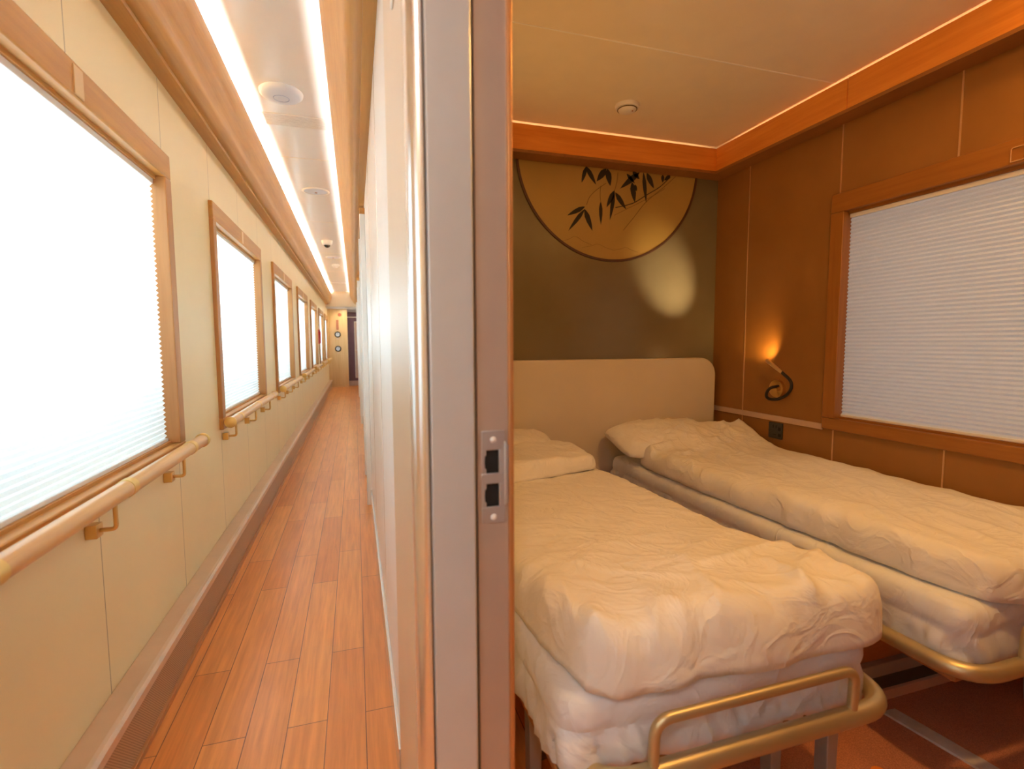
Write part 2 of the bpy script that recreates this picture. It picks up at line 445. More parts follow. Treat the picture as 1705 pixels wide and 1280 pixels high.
# windows: casing frame round each opening
def window_casing(idx, xface, sgn, c, my, mz, ow=0.65, depth=0.018, side=0.058, zl=Z0, zh=Z1, tabm=None):
    """Picture-frame casing standing `depth` proud of a wall; sgn = direction into the room along x."""
    w = thing('window_%d' % idx, (xface, c, 0), 'x', 'window')
    del w['label']; del w['category']; w['kind'] = 'structure'
    xf, xb = xface + sgn*depth, xface - sgn*0.035
    a, b = min(xf, xb), max(xf, xb)
    top = MB().box(a, b, c-ow, c+ow, zh-0.085, zh).build('window_head', my, w, bevel=0.004)
    MB().box(a, b, c-ow, c+ow, zl, zl+0.055).build('window_sill', my, w, bevel=0.004)
    for s_ in (-1, 1):
        y0, y1 = sorted((c+s_*ow, c+s_*(ow-side)))
        MB().box(a, b, y0, y1, zl+0.055, zh-0.085).build('window_jamb', mz, w, bevel=0.003)
    xi0, xi1 = sorted((xface-sgn*0.012, xface-sgn*0.040))
    il = MB()      # inner lip that meets the blind
    il.box(xi0, xi1, c-ow+side, c+ow-side, zh-0.097, zh-0.085); il.box(xi0, xi1, c-ow+side, c+ow-side, zl+0.055, zl+0.064)
    il.build('window_lip', my, w)
    if tabm: MB().box(*sorted((xf-sgn*0.002, xf+sgn*0.003)), c-0.014, c+0.030, zh-0.078, zh-0.010).build('joint_cover', tabm, w, bevel=0.001)
    # outer glass pane
    g0, g1 = sorted((xface-sgn*0.100, xface-sgn*0.106))
    MB().box(g0, g1, c-hw, c+hw, 0.72, 1.72).build('window_pane', M['glass'], w)
    return w
mg = bpy.data.materials.new('clear_glass'); mg.use_nodes = True
nt = mg.node_tree; nt.nodes.clear()
o_ = nt.nodes.new('ShaderNodeOutputMaterial'); tr = nt.nodes.new('ShaderNodeBsdfTransparent'); gl = nt.nodes.new('ShaderNodeBsdfGlossy')
tr.inputs[0].default_value = (0.95, 0.97, 0.96, 1); gl.inputs['Roughness'].default_value = 0.02
mx = nt.nodes.new('ShaderNodeMixShader'); fr = nt.nodes.new('ShaderNodeFresnel'); fr.inputs[0].default_value = 1.45
nt.links.new(fr.outputs[0], mx.inputs[0]); nt.links.new(tr.outputs[0], mx.inputs[1]); nt.links.new(gl.outputs[0], mx.inputs[2]); nt.links.new(mx.outputs[0], o_.inputs[0])
M['glass'] = mg
for k in range(7): window_casing(k+1, LX, 1, WIN_C0+k*WIN_P, M['casing'], M['casing_z'], tabm=M['tab'])

window_casing(9, LX, 1, WIN_C0-WIN_P, M['casing'], M['casing_z'], tabm=M['tab'])      # the window just behind the camera

def pleated_blind(xplane, c, half, zl, zh, m, label, pitch=0.0172, amp=0.0042, sgn=1):
    b = thing('pleated_blind', (xplane, c, zl), label, 'blind', 'pleated window blinds')
    n = int(round((zh-zl-0.03)/pitch*2)); rows = []
    for i in range(n+1):
        z = zl+0.012 + (zh-zl-0.03)*i/n; x = xplane + (amp if i % 2 else -amp)
        rows.append([(x, c-half, z), (x, c+half, z)])
    mb = MB(); mb.quadgrid(rows); fb = mb.build('blind_fabric', m, b)
    MB().box(xplane-0.009, xplane+0.009, c-half, c+half, zh-0.018, zh).build('head_rail', M['white_metal'], b, bevel=0.002)
    MB().box(xplane-0.008, xplane+0.008, c-half, c+half, zl, zl+0.012).build('bottom_bar', M['white_metal'], b, bevel=0.002)
    return b
WORDS = ['in the nearest corridor window', 'in the second corridor window from the camera', 'in the third corridor window from the camera',
         'in the fourth corridor window from the camera', 'in the fifth corridor window from the camera', 'in the sixth corridor window from the camera',
         'in the farthest corridor window by the end panel']
first = pleated_blind(LX-0.028, WIN_C0, 0.591, Z0+0.064, Z1-0.097, M['blind_day'], 'bright daylit white pleated blind '+WORDS[0])
for k in range(1, 7): copy_thing(first, (0, k*WIN_P, 0), 'bright daylit white pleated blind '+WORDS[k])

copy_thing(first, (0, -WIN_P, 0), 'bright daylit white pleated blind in the corridor window behind the viewpoint')

# skirting ledge along the outer wall
struct(MB().box(LX, -0.572, YB, YE, 0.168, 0.186).build('baseboard_left', M['ledge'], bevel=0.003), 'bronze ledge over perforated heater cover along the window wall', 'baseboard')
struct(MB().box(-0.590, -0.578, YB, YE, 0.018, 0.168).build('baseboard_left', M['perf']))
struct(MB().prism([(-0.578, 0.150), (-0.566, 0.153), (-0.563, 0.180), (-0.570, 0.189), (-0.582, 0.188), (-0.582, 0.150)], 'y', YB, YE).build('trim_1', M['ledge_edge']))
struct(MB().box(-0.592, -0.568, YB, YE, 0.0, 0.018).build('trim_2', M['frame_lip'], bevel=0.002))

# wooden coves both sides of the corridor ceiling
YH = 12.9
def cove(pts, name, label):
    pts = [(p.x, p.y) for p in smooth_path([(x, z, 0) for x, z in pts], 5)]
    return pts
lc = [(LX, 2.036), (-0.582, 2.036), (-0.582, 2.052)]
lcs = smooth_path([(-0.582, 2.052, 0), (-0.560, 2.060, 0), (-0.542, 2.085, 0), (-0.533, 2.118, 0), (-0.506, 2.185, 0), (-0.497, 2.245, 0), (-0.494, 2.288, 0)], 5)
lc += [(p.x, p.y) for p in lcs[1:]] + [(-0.498, 2.298), (-0.512, 2.296), (-0.520, 2.262), (LX, 2.262)]
struct(MB().prism(lc, 'y', YB, YH).build('trim_3', M['cornice'], smooth=True), 'honey wood cove moulding above the corridor windows', 'trim')
struct(MB().box(-0.560, -0.524, YB, YH, 2.264, 2.272).build('trim_4', M['led_cool']), 'warm white light strip in the cove above the windows', 'trim')
rc = [(PX, 2.036), (0.048, 2.036), (0.048, 2.052)]
rcs = smooth_path([(0.048, 2.052, 0), (0.024, 2.060, 0), (0.000, 2.085, 0), (-0.024, 2.125, 0), (-0.060, 2.190, 0), (-0.080, 2.250, 0), (-0.086, 2.290, 0)], 5)
rc += [(p.x, p.y) for p in rcs[1:]] + [(-0.082, 2.300), (-0.070, 2.298), (-0.062, 2.262), (PX, 2.262)]
struct(MB().prism(rc, 'y', YB, YH).build('trim_5', M['cornice'], smooth=True), 'honey wood cove moulding above the compartment doors', 'trim')
struct(MB().box(-0.040, -0.010, YB, YH, 2.264, 2.272).build('trim_6', M['led_right']), 'warm white light strip in the cove above the doors', 'trim')

# partition between corridor and compartments
Y0 = 0.72
PT = 0.225             # room side of the partition
pw = MB()
pw.box(PX, PT, Y0+0.06, YE+1.4, 0, CZ)
pw.box(PX, PT, YB, -0.16, 0, CZ)
pw.box(PX, PT, -0.16, Y0+0.06, 1.98, CZ)
struct(pw.build('wall_right', M['white_panel']), 'white glossy partition wall of the corridor', 'wall')
struct(MB().box(PX-0.011, PX, 1.20, YH, 0.0, 0.105).build('baseboard_right', M['alu'], bevel=0.002), 'shiny pale metal skirting along the compartment side', 'baseboard')
struct(MB().box(PX-0.008, PX+0.012, Y0+0.035, 1.175, 0.0, 2.04).build('trim_7', M['pillar'], bevel=0.002), 'glossy tan door pillar panel facing the corridor', 'trim')
struct(MB().box(PX-0.004, PX, 1.175, 1.20, 0.0, 2.04).build('trim_8', M['alu']))
vs = MB()
for y in (1.85, 2.72): vs.box(PX-0.0010, PX, y, y+0.004, 0.105, 2.04)
struct(vs.build('trim_9', M['alu']))
# doors of the other compartments: proud casing and a closed white leaf
n_t = 10
for i, (ya, yb) in enumerate(((3.52, 4.40), (7.20, 8.06), (10.90, 11.74))):
    d = thing('door_%d' % (i+2), (PX, (ya+yb)/2, 0), 'x', 'door'); del d['label']; del d['category']; d['kind'] = 'structure'
    MB().box(PX-0.034, PX, ya, ya+0.05, 0, 1.945).build('door_jamb', M['white_panel'], d, bevel=0.004)
    MB().box(PX-0.034, PX, yb-0.05, yb, 0, 1.945).build('door_jamb', M['white_panel'], d, bevel=0.004)
    MB().box(PX-0.034, PX, ya, yb, 1.945, 1.985).build('door_head', M['casing'], d, bevel=0.004)
    lf = MB().box(PX-0.012, PX+0.001, ya+0.05, yb-0.05, 0.01, 1.945).build('door_leaf', M['white_panel'], d)
    MB().box(PX-0.030, PX-0.012, ya+0.09, ya+0.105, 0.90, 1.06).build('door_handle', M['brass'], d, bevel=0.003)

# door frame of our compartment (seen edge-on)
df = thing('door_1', (0.15, Y0, 0), 'x', 'door'); del df['label']; del df['category']; df['kind'] = 'structure'
ZT = 2.02
arc = [(0.0775+0.016-0.016*math.cos(a), Y0+0.016-0.016*math.sin(a)) for a in [k*math.pi/2/6 for k in range(7)]]
prof = [(0.0775, Y0+0.05)] + arc + [(0.0975, Y0), (0.0975, Y0+0.05)]
MB().prism(prof, 'z', 0, ZT).build('rounded_edge', M['alu'], df, smooth=True)
MB().box(0.0972, 0.1010, Y0+0.006, Y0+0.05, 0, ZT).build('frame_groove', M['groove'], df)
MB().box(0.1005, 0.1660, Y0, Y0+0.06, 0, ZT).build('frame_face', M['frame_grey'], df, bevel=0.003)
MB().box(0.1655, 0.1730, Y0+0.022, Y0+0.06, 0, ZT).build('frame_groove', M['groove'], df)
rb = MB()   # rebate face with a hole cut-out for the strike box, split into strips round it
rb.box(0.1725, 0.2200, Y0+0.014, Y0+0.06, 0, 0.824); rb.box(0.1725, 0.2200, Y0+0.014, Y0+0.06, 0.968, ZT)
rb.box(0.1725, 0.1780, Y0+0.014, Y0+0.06, 0.824, 0.968); rb.box(0.2150, 0.2200, Y0+0.014, Y0+0.06, 0.824, 0.968)
rb.build('rebate_face', M['frame_brown'], df)
MB().box(0.2196, 0.2275, Y0+0.006, Y0+0.06, 0, ZT).build('frame_lip', M['frame_lip'], df, bevel=0.002)
sk = thing('strike_plate', (0.1975, Y0+0.014, 0.895), 'brushed steel double strike plate set in the brown door jamb', 'strike plate')
yp = Y0+0.0125
pl = MB()
zs = [0.824, 0.838, 0.886, 0.900, 0.948, 0.968]
pl.box(0.178, 0.215, yp, yp+0.004, 0.824, 0.850); pl.box(0.178, 0.215, yp, yp+0.004, 0.886, 0.902); pl.box(0.178, 0.215, yp, yp+0.004, 0.938, 0.968)
for za, zb in ((0.850, 0.886), (0.902, 0.938)):
    pl.box(0.178, 0.1855, yp, yp+0.004, za, zb); pl.box(0.2055, 0.215, yp, yp+0.004, za, zb)
pl.build('plate', M['steel'], sk, bevel=0.0008)
for za, zb in ((0.850, 0.886), (0.902, 0.938)):
    MB().box(0.184, 0.207, yp+0.006, yp+0.010, za-0.001, zb+0.001).build('bolt_hole', M['black'], sk)
    zc_, hh = (za+zb)/2, (zb-za)/2
    MB().prism([(0.183, zc_-hh*0.5), (0.1856, zc_-hh*0.6), (0.1856, zc_+hh*0.6), (0.183, zc_+hh*0.5), (0.1825, zc_)], 'y', yp-0.0003, yp+0.001).build('latch_notch', M['black'], sk)
for z in (0.834, 0.954):
    MB().lathe([(0, 0.0022), (0.0030, 0.0020), (0.0046, 0.0008), (0.0050, 0)], (0.1965, yp, z), (0, -1, 0), 18).build('screw', M['white_metal'], sk, smooth=True)
MB().prism([(0.214, 0.852), (0.2185, 0.856), (0.2195, 0.945), (0.214, 0.952)], 'y', yp-0.005, yp+0.003).build('curved_lip', M['steel'], sk, bevel=0.001)

# cream plate with brass hook high on the door pillar
hk = thing('coat_hook', (0.078, 0.90, 1.72), 'brass coat hook on a cream plate high on the tan door pillar', 'hook')
MB().box(0.0735, 0.078, 0.86, 0.93, 1.665, 1.80).build('back_plate', M['white_panel'], hk, bevel=0.002)
MB().tube(fillet([(0.074, 0.85, 1.78), (0.060, 0.85, 1.78), (0.060, 0.85, 1.685), (0.074, 0.85, 1.685)], 0.006, 4), 0.0045, 10).build('hook_bar', M['brass'], hk, smooth=True)

# far end of the corridor
struct(MB().box(LX, PX, YH, YH+0.06, 1.98, CZ).build('trim_10', M['end_cream']), 'cream header closing the corridor ceiling', 'trim')
struct(MB().box(LX, PX, YH, YE+1.3, 1.97, 1.985).build('trim_11', M['end_soffit']))
struct(MB().box(LX, -0.165, YE, YE+0.06, 0, 1.975).build('wall_end', M['end_wood']), 'pale wood end panel carrying two round dials', 'wall')
struct(MB().box(LX, PX, YE+1.3, YE+1.36, 0, 1.975).build('wall_far', M['purple']))
de = thing('door_5', (-0.04, YE+0.35, 0), 'x', 'door'); del de['label']; del de['category']; de['kind'] = 'structure'
MB().box(-0.165, PX, YE+0.35, YE+0.38, 0.13, 1.90).build('door_leaf', M['purple'], de)
MB().box(-0.165, PX, YE+0.32, YE+0.35, 1.80, 1.90).build('door_head', M['purple'], de)
MB().box(-0.165, PX, YE+0.312, YE+0.322, 1.775, 1.80).build('head_strip', M['white_panel'], de)
MB().box(-0.165, PX, YE+0.32, YE+0.38, 0.0, 0.13).build('threshold', M['pink_frame'], de, bevel=0.004)
gl_ = MB(); gl_.box(0.000, 0.014, YE+0.335, YE+0.35, 0.2, 1.68); gl_.box(0.014, PX, YE+0.335, YE+0.35, 1.66, 1.68)
gl_.build('glazing_frame', M['white_panel'], de)
MB().box(0.014, PX, YE+0.342, YE+0.35, 0.2, 1.66).build('door_glazing', M['pink_frame'], de)
MB().box(0.020, 0.050, YE+0.31, YE+0.34, 0.92, 0.96).build('door_handle', M['alu'], de, bevel=0.003)
for z, lab in ((1.335, 'round black-rimmed dial on the pale end panel, the upper of two'), (0.975, 'round black-rimmed dial on the pale end panel, the lower of two')):
    g = thing('wall_dial', (-0.405, YE, z), lab, 'dial', 'dials on the end panel')
    MB().lathe([(0.052, 0.0), (0.072, 0.0), (0.075, 0.012), (0.066, 0.026), (0.052, 0.022), (0.050, 0.0)], (-0.405, YE, z), (0, -1, 0), 32).build('rim', M['black'], g, smooth=True)
    MB().lathe([(0.0, 0.010), (0.053, 0.010), (0.053, 0.0)], (-0.405, YE, z), (0, -1, 0), 32).build('dial_face', M['gauge_face'], g)
    MB().box(-0.408, -0.402, YE-0.016, YE-0.009, z, z+0.040).build('needle', M['dark_plastic'], g)
    MB().box(-0.435, -0.375, YE-0.004, YE, z-0.115, z-0.100).build('caption_plate', M['pink_frame'], g)
pq = tag(MB().box(-0.435, -0.375, YE-0.008, YE, 1.45, 1.70).build('wall_plaque', M['red_brown'], origin=None, bevel=0.002), 'narrow red-brown plaque above the upper dial', 'plaque')
al = thing('alarm_button', (-0.345, YE, 1.83), 'small round red alarm button near the top of the end panel', 'alarm')
MB().lathe([(0, 0.014), (0.030, 0.014), (0.044, 0.008), (0.046, 0)], (-0.345, YE, 1.83), (0, -1, 0), 24).build('alarm_housing', M['red_brown'], al, smooth=True)
MB().lathe([(0, 0.024), (0.014, 0.022), (0.018, 0.012)], (-0.345, YE, 1.83), (0, -1, 0), 16).build('push_button', M['red'], al, smooth=True)

# emergency hammer on the pillar before the sixth window
eh = thing('emergency_hammer', (LX, 10.08, 1.22), 'small red emergency hammer on the wall between far corridor windows', 'hammer')
MB().box(LX, LX+0.018, 10.04, 10.12, 1.10, 1.36).build('holder', M['red'], eh, bevel=0.003)
MB().tube([(LX+0.03, 10.08, 1.11), (LX+0.03, 10.08, 1.33)], 0.011, 10).build('hammer_handle', M['red'], eh, smooth=True)
MB().tube([(LX+0.03, 10.04, 1.345), (LX+0.03, 10.05, 1.345), (LX+0.03, 10.12, 1.345)], [0.004, 0.014, 0.014], 10).build('hammer_head', M['steel'], eh, smooth=True)

# ------------------------------------------------------------------ handrails
HX, HZ, HR = -0.578, 0.728, 0.0225
def handrail(c, label):
    h = thing('handrail', (HX, c, HZ), label, 'handrail', 'wooden handrails under the corridor windows')
    y0, y1 = c-0.70, c+0.70
    MB().tube([(HX, y0, HZ), (HX, y1, HZ)], HR, 24).build('wooden_rail', M['rail'], h, smooth=True)
    for y, s_ in ((y0, -1), (y1, 1)):
        MB().lathe([(HR+0.001, -0.012), (HR+0.004, -0.008), (HR+0.004, 0.006), (HR-0.002, 0.011), (0, 0.012)], (HX, y, HZ), (0, s_, 0), 24).build('end_cap', M['brass_dull'], h, smooth=True)
    for dy in (-0.53, 0.0, 0.53):
        y = c-0.06+dy
        b = MB().box(LX, LX+0.026, y-0.017, y+0.017, 0.628, 0.662).build('wall_block', M['brass'], h, bevel=0.002)
        MB().tube(fillet([(LX+0.02, y, 0.645), (HX, y, 0.645), (HX, y, HZ-HR+0.003)], 0.012, 5), 0.0055, 10).build('bracket', M['brass'], h, smooth=True)
        MB().lathe([(HR+0.0003, -0.016), (HR+0.0016, -0.015), (HR+0.0016, 0.015), (HR+0.0003, 0.016)], (HX, y+0.075, HZ), (0, 1, 0), 24).build('sleeve', M['brass_dull'], h, smooth=True)
    return h
h0 = handrail(WIN_C0, 'round wooden handrail with brass brackets under the nearest corridor window')
HW = ['second corridor window from the camera', 'third corridor window from the camera', 'fourth corridor window from the camera', 'fifth corridor window from the camera', 'sixth corridor window from the camera', 'farthest corridor window by the end panel']
for k in range(1, 7): copy_thing(h0, (0, k*WIN_P, 0), 'round wooden handrail with brass brackets under the '+HW[k-1])

# ------------------------------------------------------------------ corridor ceiling fittings
wa = thing('wifi_access_point', (-0.312, 2.83, CZ), 'white disc wireless unit on the corridor ceiling before the vent grille', 'wireless unit')
MB().lathe([(0, 0.034), (0.050, 0.033), (0.085, 0.026), (0.100, 0.014), (0.102, 0.004), (0.098, 0)], (-0.312, 2.83, CZ), (0, 0, -1), 40).build('housing', M['plaster'], wa, smooth=True)
MB().lathe([(0.034, 0.0330), (0.036, 0.0345), (0.038, 0.0330)], (-0.312, 2.83, CZ), (0, 0, -1), 32).build('status_ring', plain('blue_grey_ring', (0.30, 0.38, 0.62), 0.4), wa, smooth=True)
vg = thing('vent_grille', (-0.268, 3.17, CZ), 'slim cream slatted vent grille across the corridor ceiling', 'vent')
fr_ = MB(); fr_.box(-0.450, -0.086, 3.090, 3.105, CZ-0.006, CZ); fr_.box(-0.450, -0.086, 3.235, 3.250, CZ-0.006, CZ); fr_.box(-0.450, -0.435, 3.105, 3.235, CZ-0.006, CZ); fr_.box(-0.101, -0.086, 3.105, 3.235, CZ-0.006, CZ)
fr_.build('vent_frame', M['ceil_gloss'], vg, bevel=0.001)
sl = MB()
for i in range(9): sl.box(-0.435, -0.101, 3.108+i*0.0142, 3.1165+i*0.0142, CZ-0.006, CZ-0.001)
sl.build('slats', M['ceil_gloss'], vg)
MB().box(-0.435, -0.101, 3.105, 3.235, CZ-0.0008, CZ-0.0002).build('vent_backing', M['tab'], vg)
def ceiling_disc(y, x, r, name, label, cat, lens=False):
    t = thing(name, (x, y, CZ), label, cat)
    MB().lathe([(r*0.82, 0.002), (r*0.86, 0.008), (r*0.95, 0.008), (r, 0.003), (r, 0)], (x, y, CZ), (0, 0, -1), 40).build('trim_ring', M['white_metal'], t, smooth=True)
    MB().lathe([(0, 0.004), (r*0.84, 0.004), (r*0.84, 0)], (x, y, CZ), (0, 0, -1), 36).build('speaker_mesh', M['plaster'], t)
    MB().lathe([(0, 0.010), (0.008, 0.009), (0.011, 0.004)], (x, y+0.03, CZ), (0, 0, -1), 12).build('indicator', M['red_brown'], t)
    return t
ceiling_disc(4.53, -0.268, 0.105, 'ceiling_speaker', 'flush round ceiling speaker beyond the vent grille', 'speaker')
ceiling_disc(7.85, -0.262, 0.105, 'ceiling_speaker', 'flush round ceiling speaker beyond the dark dome camera', 'speaker')
cd = thing('dome_camera', (-0.285, 6.62, CZ), 'white dome camera with a dark lens on the corridor ceiling', 'camera')
MB().lathe([(0.030, 0.060), (0.055, 0.045), (0.062, 0.018), (0.064, 0)], (-0.285, 6.62, CZ), (0, 0, -1), 28).build('housing', M['white_metal'], cd, smooth=True)
MB().lathe([(0, 0.086), (0.022, 0.080), (0.036, 0.064), (0.040, 0.046)], (-0.285, 6.62, CZ), (0, 0, -1), 24).build('lens_dome', M['cam_dome'], cd, smooth=True)
sd = thing('smoke_detector', (-0.25, 8.55, CZ), 'small white smoke detector far along the corridor ceiling', 'smoke detector')
MB().lathe([(0, 0.050), (0.035, 0.048), (0.045, 0.030), (0.060, 0.020), (0.062, 0)], (-0.25, 8.55, CZ), (0, 0, -1), 24).build('housing', M['white_metal'], sd, smooth=True)
jl = MB()
for y in (1.9, 3.77, 5.64, 7.51, 9.38, 11.25): jl.box(-0.494, -0.086, y, y+0.004, CZ-0.0012, CZ)
struct(jl.build('trim_12', M['end_cream']))
vg2 = copy_thing(vg, (0, 7.9, 0), 'slim cream slatted vent grille at the far end of the corridor ceiling')
vg['group'] = vg2['group'] = 'vent grilles in the corridor ceiling'

# ------------------------------------------------------------------ compartment shell
WC = 1.213
struct(MB().box(PT, RX+0.1, RY, RY+0.08, 0, RZ).build('wall_headboard', M['olive']), 'olive wall behind the headboard', 'wall')
struct(MB().box(PT, RX+0.1, -0.95, -0.87, 0, RZ).build('wall_front', M['room_wall']))
wr = MB()
wr.box(RX, RX+0.1, -0.95, RY+0.08, 0, 0.72); wr.box(RX, RX+0.1, -0.95, RY+0.08, 1.72, RZ)
wr.box(RX, RX+0.1, -0.95, WC-hw, 0.72, 1.72); wr.box(RX, RX+0.1, WC+hw, RY+0.08, 0.72, 1.72)
struct(wr.build('wall_window', M['room_wall']), 'tan panelled window wall of the compartment', 'wall')
window_casing(8, RX, -1, WC, M['room_casing_y'], M['room_casing_z'], side=0.066)
lt = tag(MB().prism([(0, 0)], 'x', 0, 0).build('x', M['tab']) if False else
         MB().tube(fillet([(RX-0.020, 1.185, 1.700), (RX-0.020, 1.145, 1.700), (RX-0.020, 1.145, 1.745), (RX-0.020, 1.185, 1.745), (RX-0.020, 1.185, 1.700)], 0.008, 4), 0.0018, 8).build('blind_clip', M['strip_gold'], smooth=True, origin=(RX-0.02, 1.165, 1.72)),
         'small pale rounded wire clip on the top casing of the compartment window', 'clip')
pleated_blind(RX+0.028, WC, 0.583, Z0+0.064, Z1-0.097, M['blind_dim'], 'grey-white unlit pleated blind in the compartment window', 0.0172, 0.0036)
# thin gold joints on the window wall
gs = MB()
for y, za, zb in ((2.400, 0.0, 2.09), (1.832, Z1, 2.09), (1.355, Z1, 2.09), (1.812, 0.3, Z0), (1.338, 0.3, Z0), (0.86, Z1, 2.09), (0.86, 0.3, Z0)):
    gs.box(RX-0.0022, RX, y-0.003, y+0.003, za, zb)
struct(gs.build('trim_13', M['strip_gold']))
struct(MB().box(RX-0.008, RX, WC+0.655, RY, 0.676, 0.706).build('trim_14', M['rail_pale'], bevel=0.002), 'pale dado strip running to the window casing', 'trim')
# orange light-cove trim round the compartment ceiling
FX, FY = 2.05, 2.565
fb = MB(); fb.box(PT, FX+0.018, FY, FY+0.018, 2.095, 2.226)
struct(fb.build('trim_15', M['room_trim_x'], bevel=0.004), 'orange wood cove trim over the headboard wall', 'trim')
fc = MB(); fc.box(FX, FX+0.018, -0.87, 1.737, 2.095, 2.226); fc.box(FX, FX+0.018, 1.740, FY, 2.095, 2.226)
struct(fc.build('trim_16', M['room_trim_y'], bevel=0.003), 'orange wood cove trim over the window wall', 'trim')
sf = MB(); sf.box(PT, RX, FY-0.002, RY, 2.082, 2.096); sf.box(FX-0.002, RX, -0.87, FY-0.002, 2.082, 2.096)
struct(sf.build('trim_17', M['soffit']))
ls = MB(); ls.box(PT+0.3, FX-0.02, 2.615, 2.635, 2.098, 2.106); ls.box(2.10, 2.12, -0.5, 2.5, 2.098, 2.106)
struct(ls.build('trim_18', M['led_room']), 'warm light strip hidden in the compartment cove', 'trim')
fd = MB(); fd.box(PT+0.082, PT+0.100, -0.87, FY, 2.095, 2.226); fd.box(PT, PT+0.082, -0.87, FY, 2.082, 2.096)
struct(fd.build('trim_20', M['room_trim_y'], bevel=0.003))
struct(MB().box(PT+0.03, PT+0.05, -0.5, 2.5, 2.098, 2.106).build('trim_21', M['led_room']))  # unseen cove strip added to brighten the ceiling and trim
fe = MB(); fe.box(PT, RX, -0.77, -0.752, 2.095, 2.226); fe.box(PT, RX, -0.87, -0.77, 2.082, 2.096)
struct(fe.build('trim_22', M['room_trim_x'], bevel=0.003))
struct(MB().box(PT+0.2, RX-0.2, -0.84, -0.82, 2.098, 2.106).build('trim_23', M['led_room']))  # likewise added out of view for a brighter ceiling
struct(MB().box(PT, RX, 1.811, 1.817, RZ-0.0015, RZ).build('trim_19', M['blind_joint']), 'thin pale joint across the compartment ceiling', 'trim')
for (x, y), p in ROOM_LAMPS:
    d = thing('ceiling_downlight', (x, y, RZ), 'recessed warm downlight in the compartment ceiling', 'ceiling light', 'compartment downlights')
    MB().lathe([(0.056, 0.0), (0.060, 0.006), (0.075, 0.006), (0.078, 0.0)], (x, y, RZ), (0, 0, -1), 28).build('lamp_ring', M['brass'], d, smooth=True)
    MB().lathe([(0, 0.003), (0.056, 0.003), (0.056, 0)], (x, y, RZ), (0, 0, -1), 28).build('lamp_lens', M['down_glow'], d)
s2 = thing('smoke_detector', (1.288, 2.262, RZ), 'white round smoke detector on the compartment ceiling', 'smoke detector')
MB().lathe([(0, 0.036), (0.026, 0.035), (0.040, 0.028), (0.046, 0.018), (0.054, 0.016), (0.058, 0.006), (0.057, 0)], (1.288, 2.262, RZ), (0, 0, -1), 36).build('housing', M['white_metal'], s2, smooth=True)
MB().lathe([(0.0405, 0.0195), (0.0475, 0.0195), (0.0475, 0.0225), (0.0405, 0.0225)], (1.288, 2.262, RZ), (0, 0, -1), 30).build('vent_slot', M['groove'], s2)
MB().lathe([(0, 0.037), (0.003, 0.0368), (0.0035, 0.034)], (1.302, 2.237, RZ), (0, 0, -1), 10).build('indicator', M['red_brown'], s2)

# round bamboo print on the olive wall, its top running up behind the trim
PXc, PZc, PR = 1.423, 2.139, 0.5746
def cap_outline(r, zc=PZc, top=2.081):
    a0 = math.asin((top-zc)/r)
    return [(PXc+r*math.cos(a), zc+r*math.sin(a)) for a in np.linspace(math.pi-a0, 2*math.pi+a0, 90)]
bp = thing('bamboo_print', (PXc, RY, 1.85), 'round gold print with dark bamboo leaves above the headboard', 'wall print')
MB().prism(cap_outline(PR-0.006), 'y', RY-0.0040, RY-0.0005).build('print_ground', M['print'], bp)
outer, inner = cap_outline(PR), cap_outline(PR-0.013)
rg = MB(); rg.quadgrid([[(p[0], RY-0.0075, p[1]) for p in outer], [(p[0], RY-0.0075, p[1]) for p in inner], [(p[0], RY-0.0005, p[1]) for p in inner], [(p[0], RY-0.0005, p[1]) for p in outer]], closed_v=True)
rg.build('ring', M['print_ring'], bp)
LEAVES = [(1.256, 1.861, 1.15, 1.806, 0.0203), (1.256, 1.847, 1.157, 1.723, 0.0187), (1.256, 1.847, 1.305, 1.732, 0.025), (1.355, 1.895, 1.358, 1.769, 0.0172), (1.441, 1.964, 1.393, 1.868, 0.0234), (1.441, 1.953, 1.415, 1.798, 0.0187), (1.447, 1.954, 1.518, 1.865, 0.0234), (1.264, 2.080, 1.237, 1.991, 0.0187), (1.264, 2.080, 1.325, 1.988, 0.0219), (1.387, 2.080, 1.329, 2.006, 0.0281), (1.395, 2.080, 1.415, 1.988, 0.0297), (1.601, 2.079, 1.477, 1.978, 0.0265), (1.554, 2.019, 1.574, 1.907, 0.0281), (1.628, 2.080, 1.649, 1.913, 0.0203), (1.65, 2.080, 1.699, 1.997, 0.025), (1.757, 2.080, 1.758, 2.036, 0.0172), (1.807, 2.080, 1.767, 2.049, 0.0187), (1.558, 2.080, 1.602, 2.042, 0.0234), (1.519, 2.064, 1.572, 2.016, 0.0156), (1.572, 2.009, 1.586, 1.972, 0.0141)]
for (xa, za, xb, zb, w) in LEAVES:
    a, b = Vector((xa, za)), Vector((xb, zb)); d = (b-a); n = Vector((-d.y, d.x)).normalized()
    sh = [(0, 0.10), (0.12, 0.55), (0.30, 1.0), (0.55, 0.92), (0.80, 0.50), (1.0, 0.0)]
    L_ = [a+d*t+n*w*0.62*k for t, k in sh]; R_ = [a+d*t-n*w*0.62*k for t, k in sh]
    pts = [(p.x, p.y) for p in L_ + R_[::-1][1:]]
    MB().prism(pts, 'y', RY-0.0052, RY-0.0038).build('leaf', M['ink'], bp)
STEMS = [[(1.808, 2.071), (1.736, 2.008), (1.648, 1.955), (1.561, 1.903), (1.449, 1.87)], [(1.844, 2.078), (1.755, 2.002), (1.649, 1.917), (1.579, 1.836), (1.502, 1.746)], [(1.387, 2.0), (1.329, 1.959), (1.288, 1.919), (1.268, 1.873)], [(1.463, 2.066), (1.455, 2.006), (1.441, 1.964)], [(1.354, 1.983), (1.351, 1.938), (1.355, 1.895)], [(1.773, 2.003), (1.701, 1.959), (1.578, 1.896), (1.441, 1.826)]]
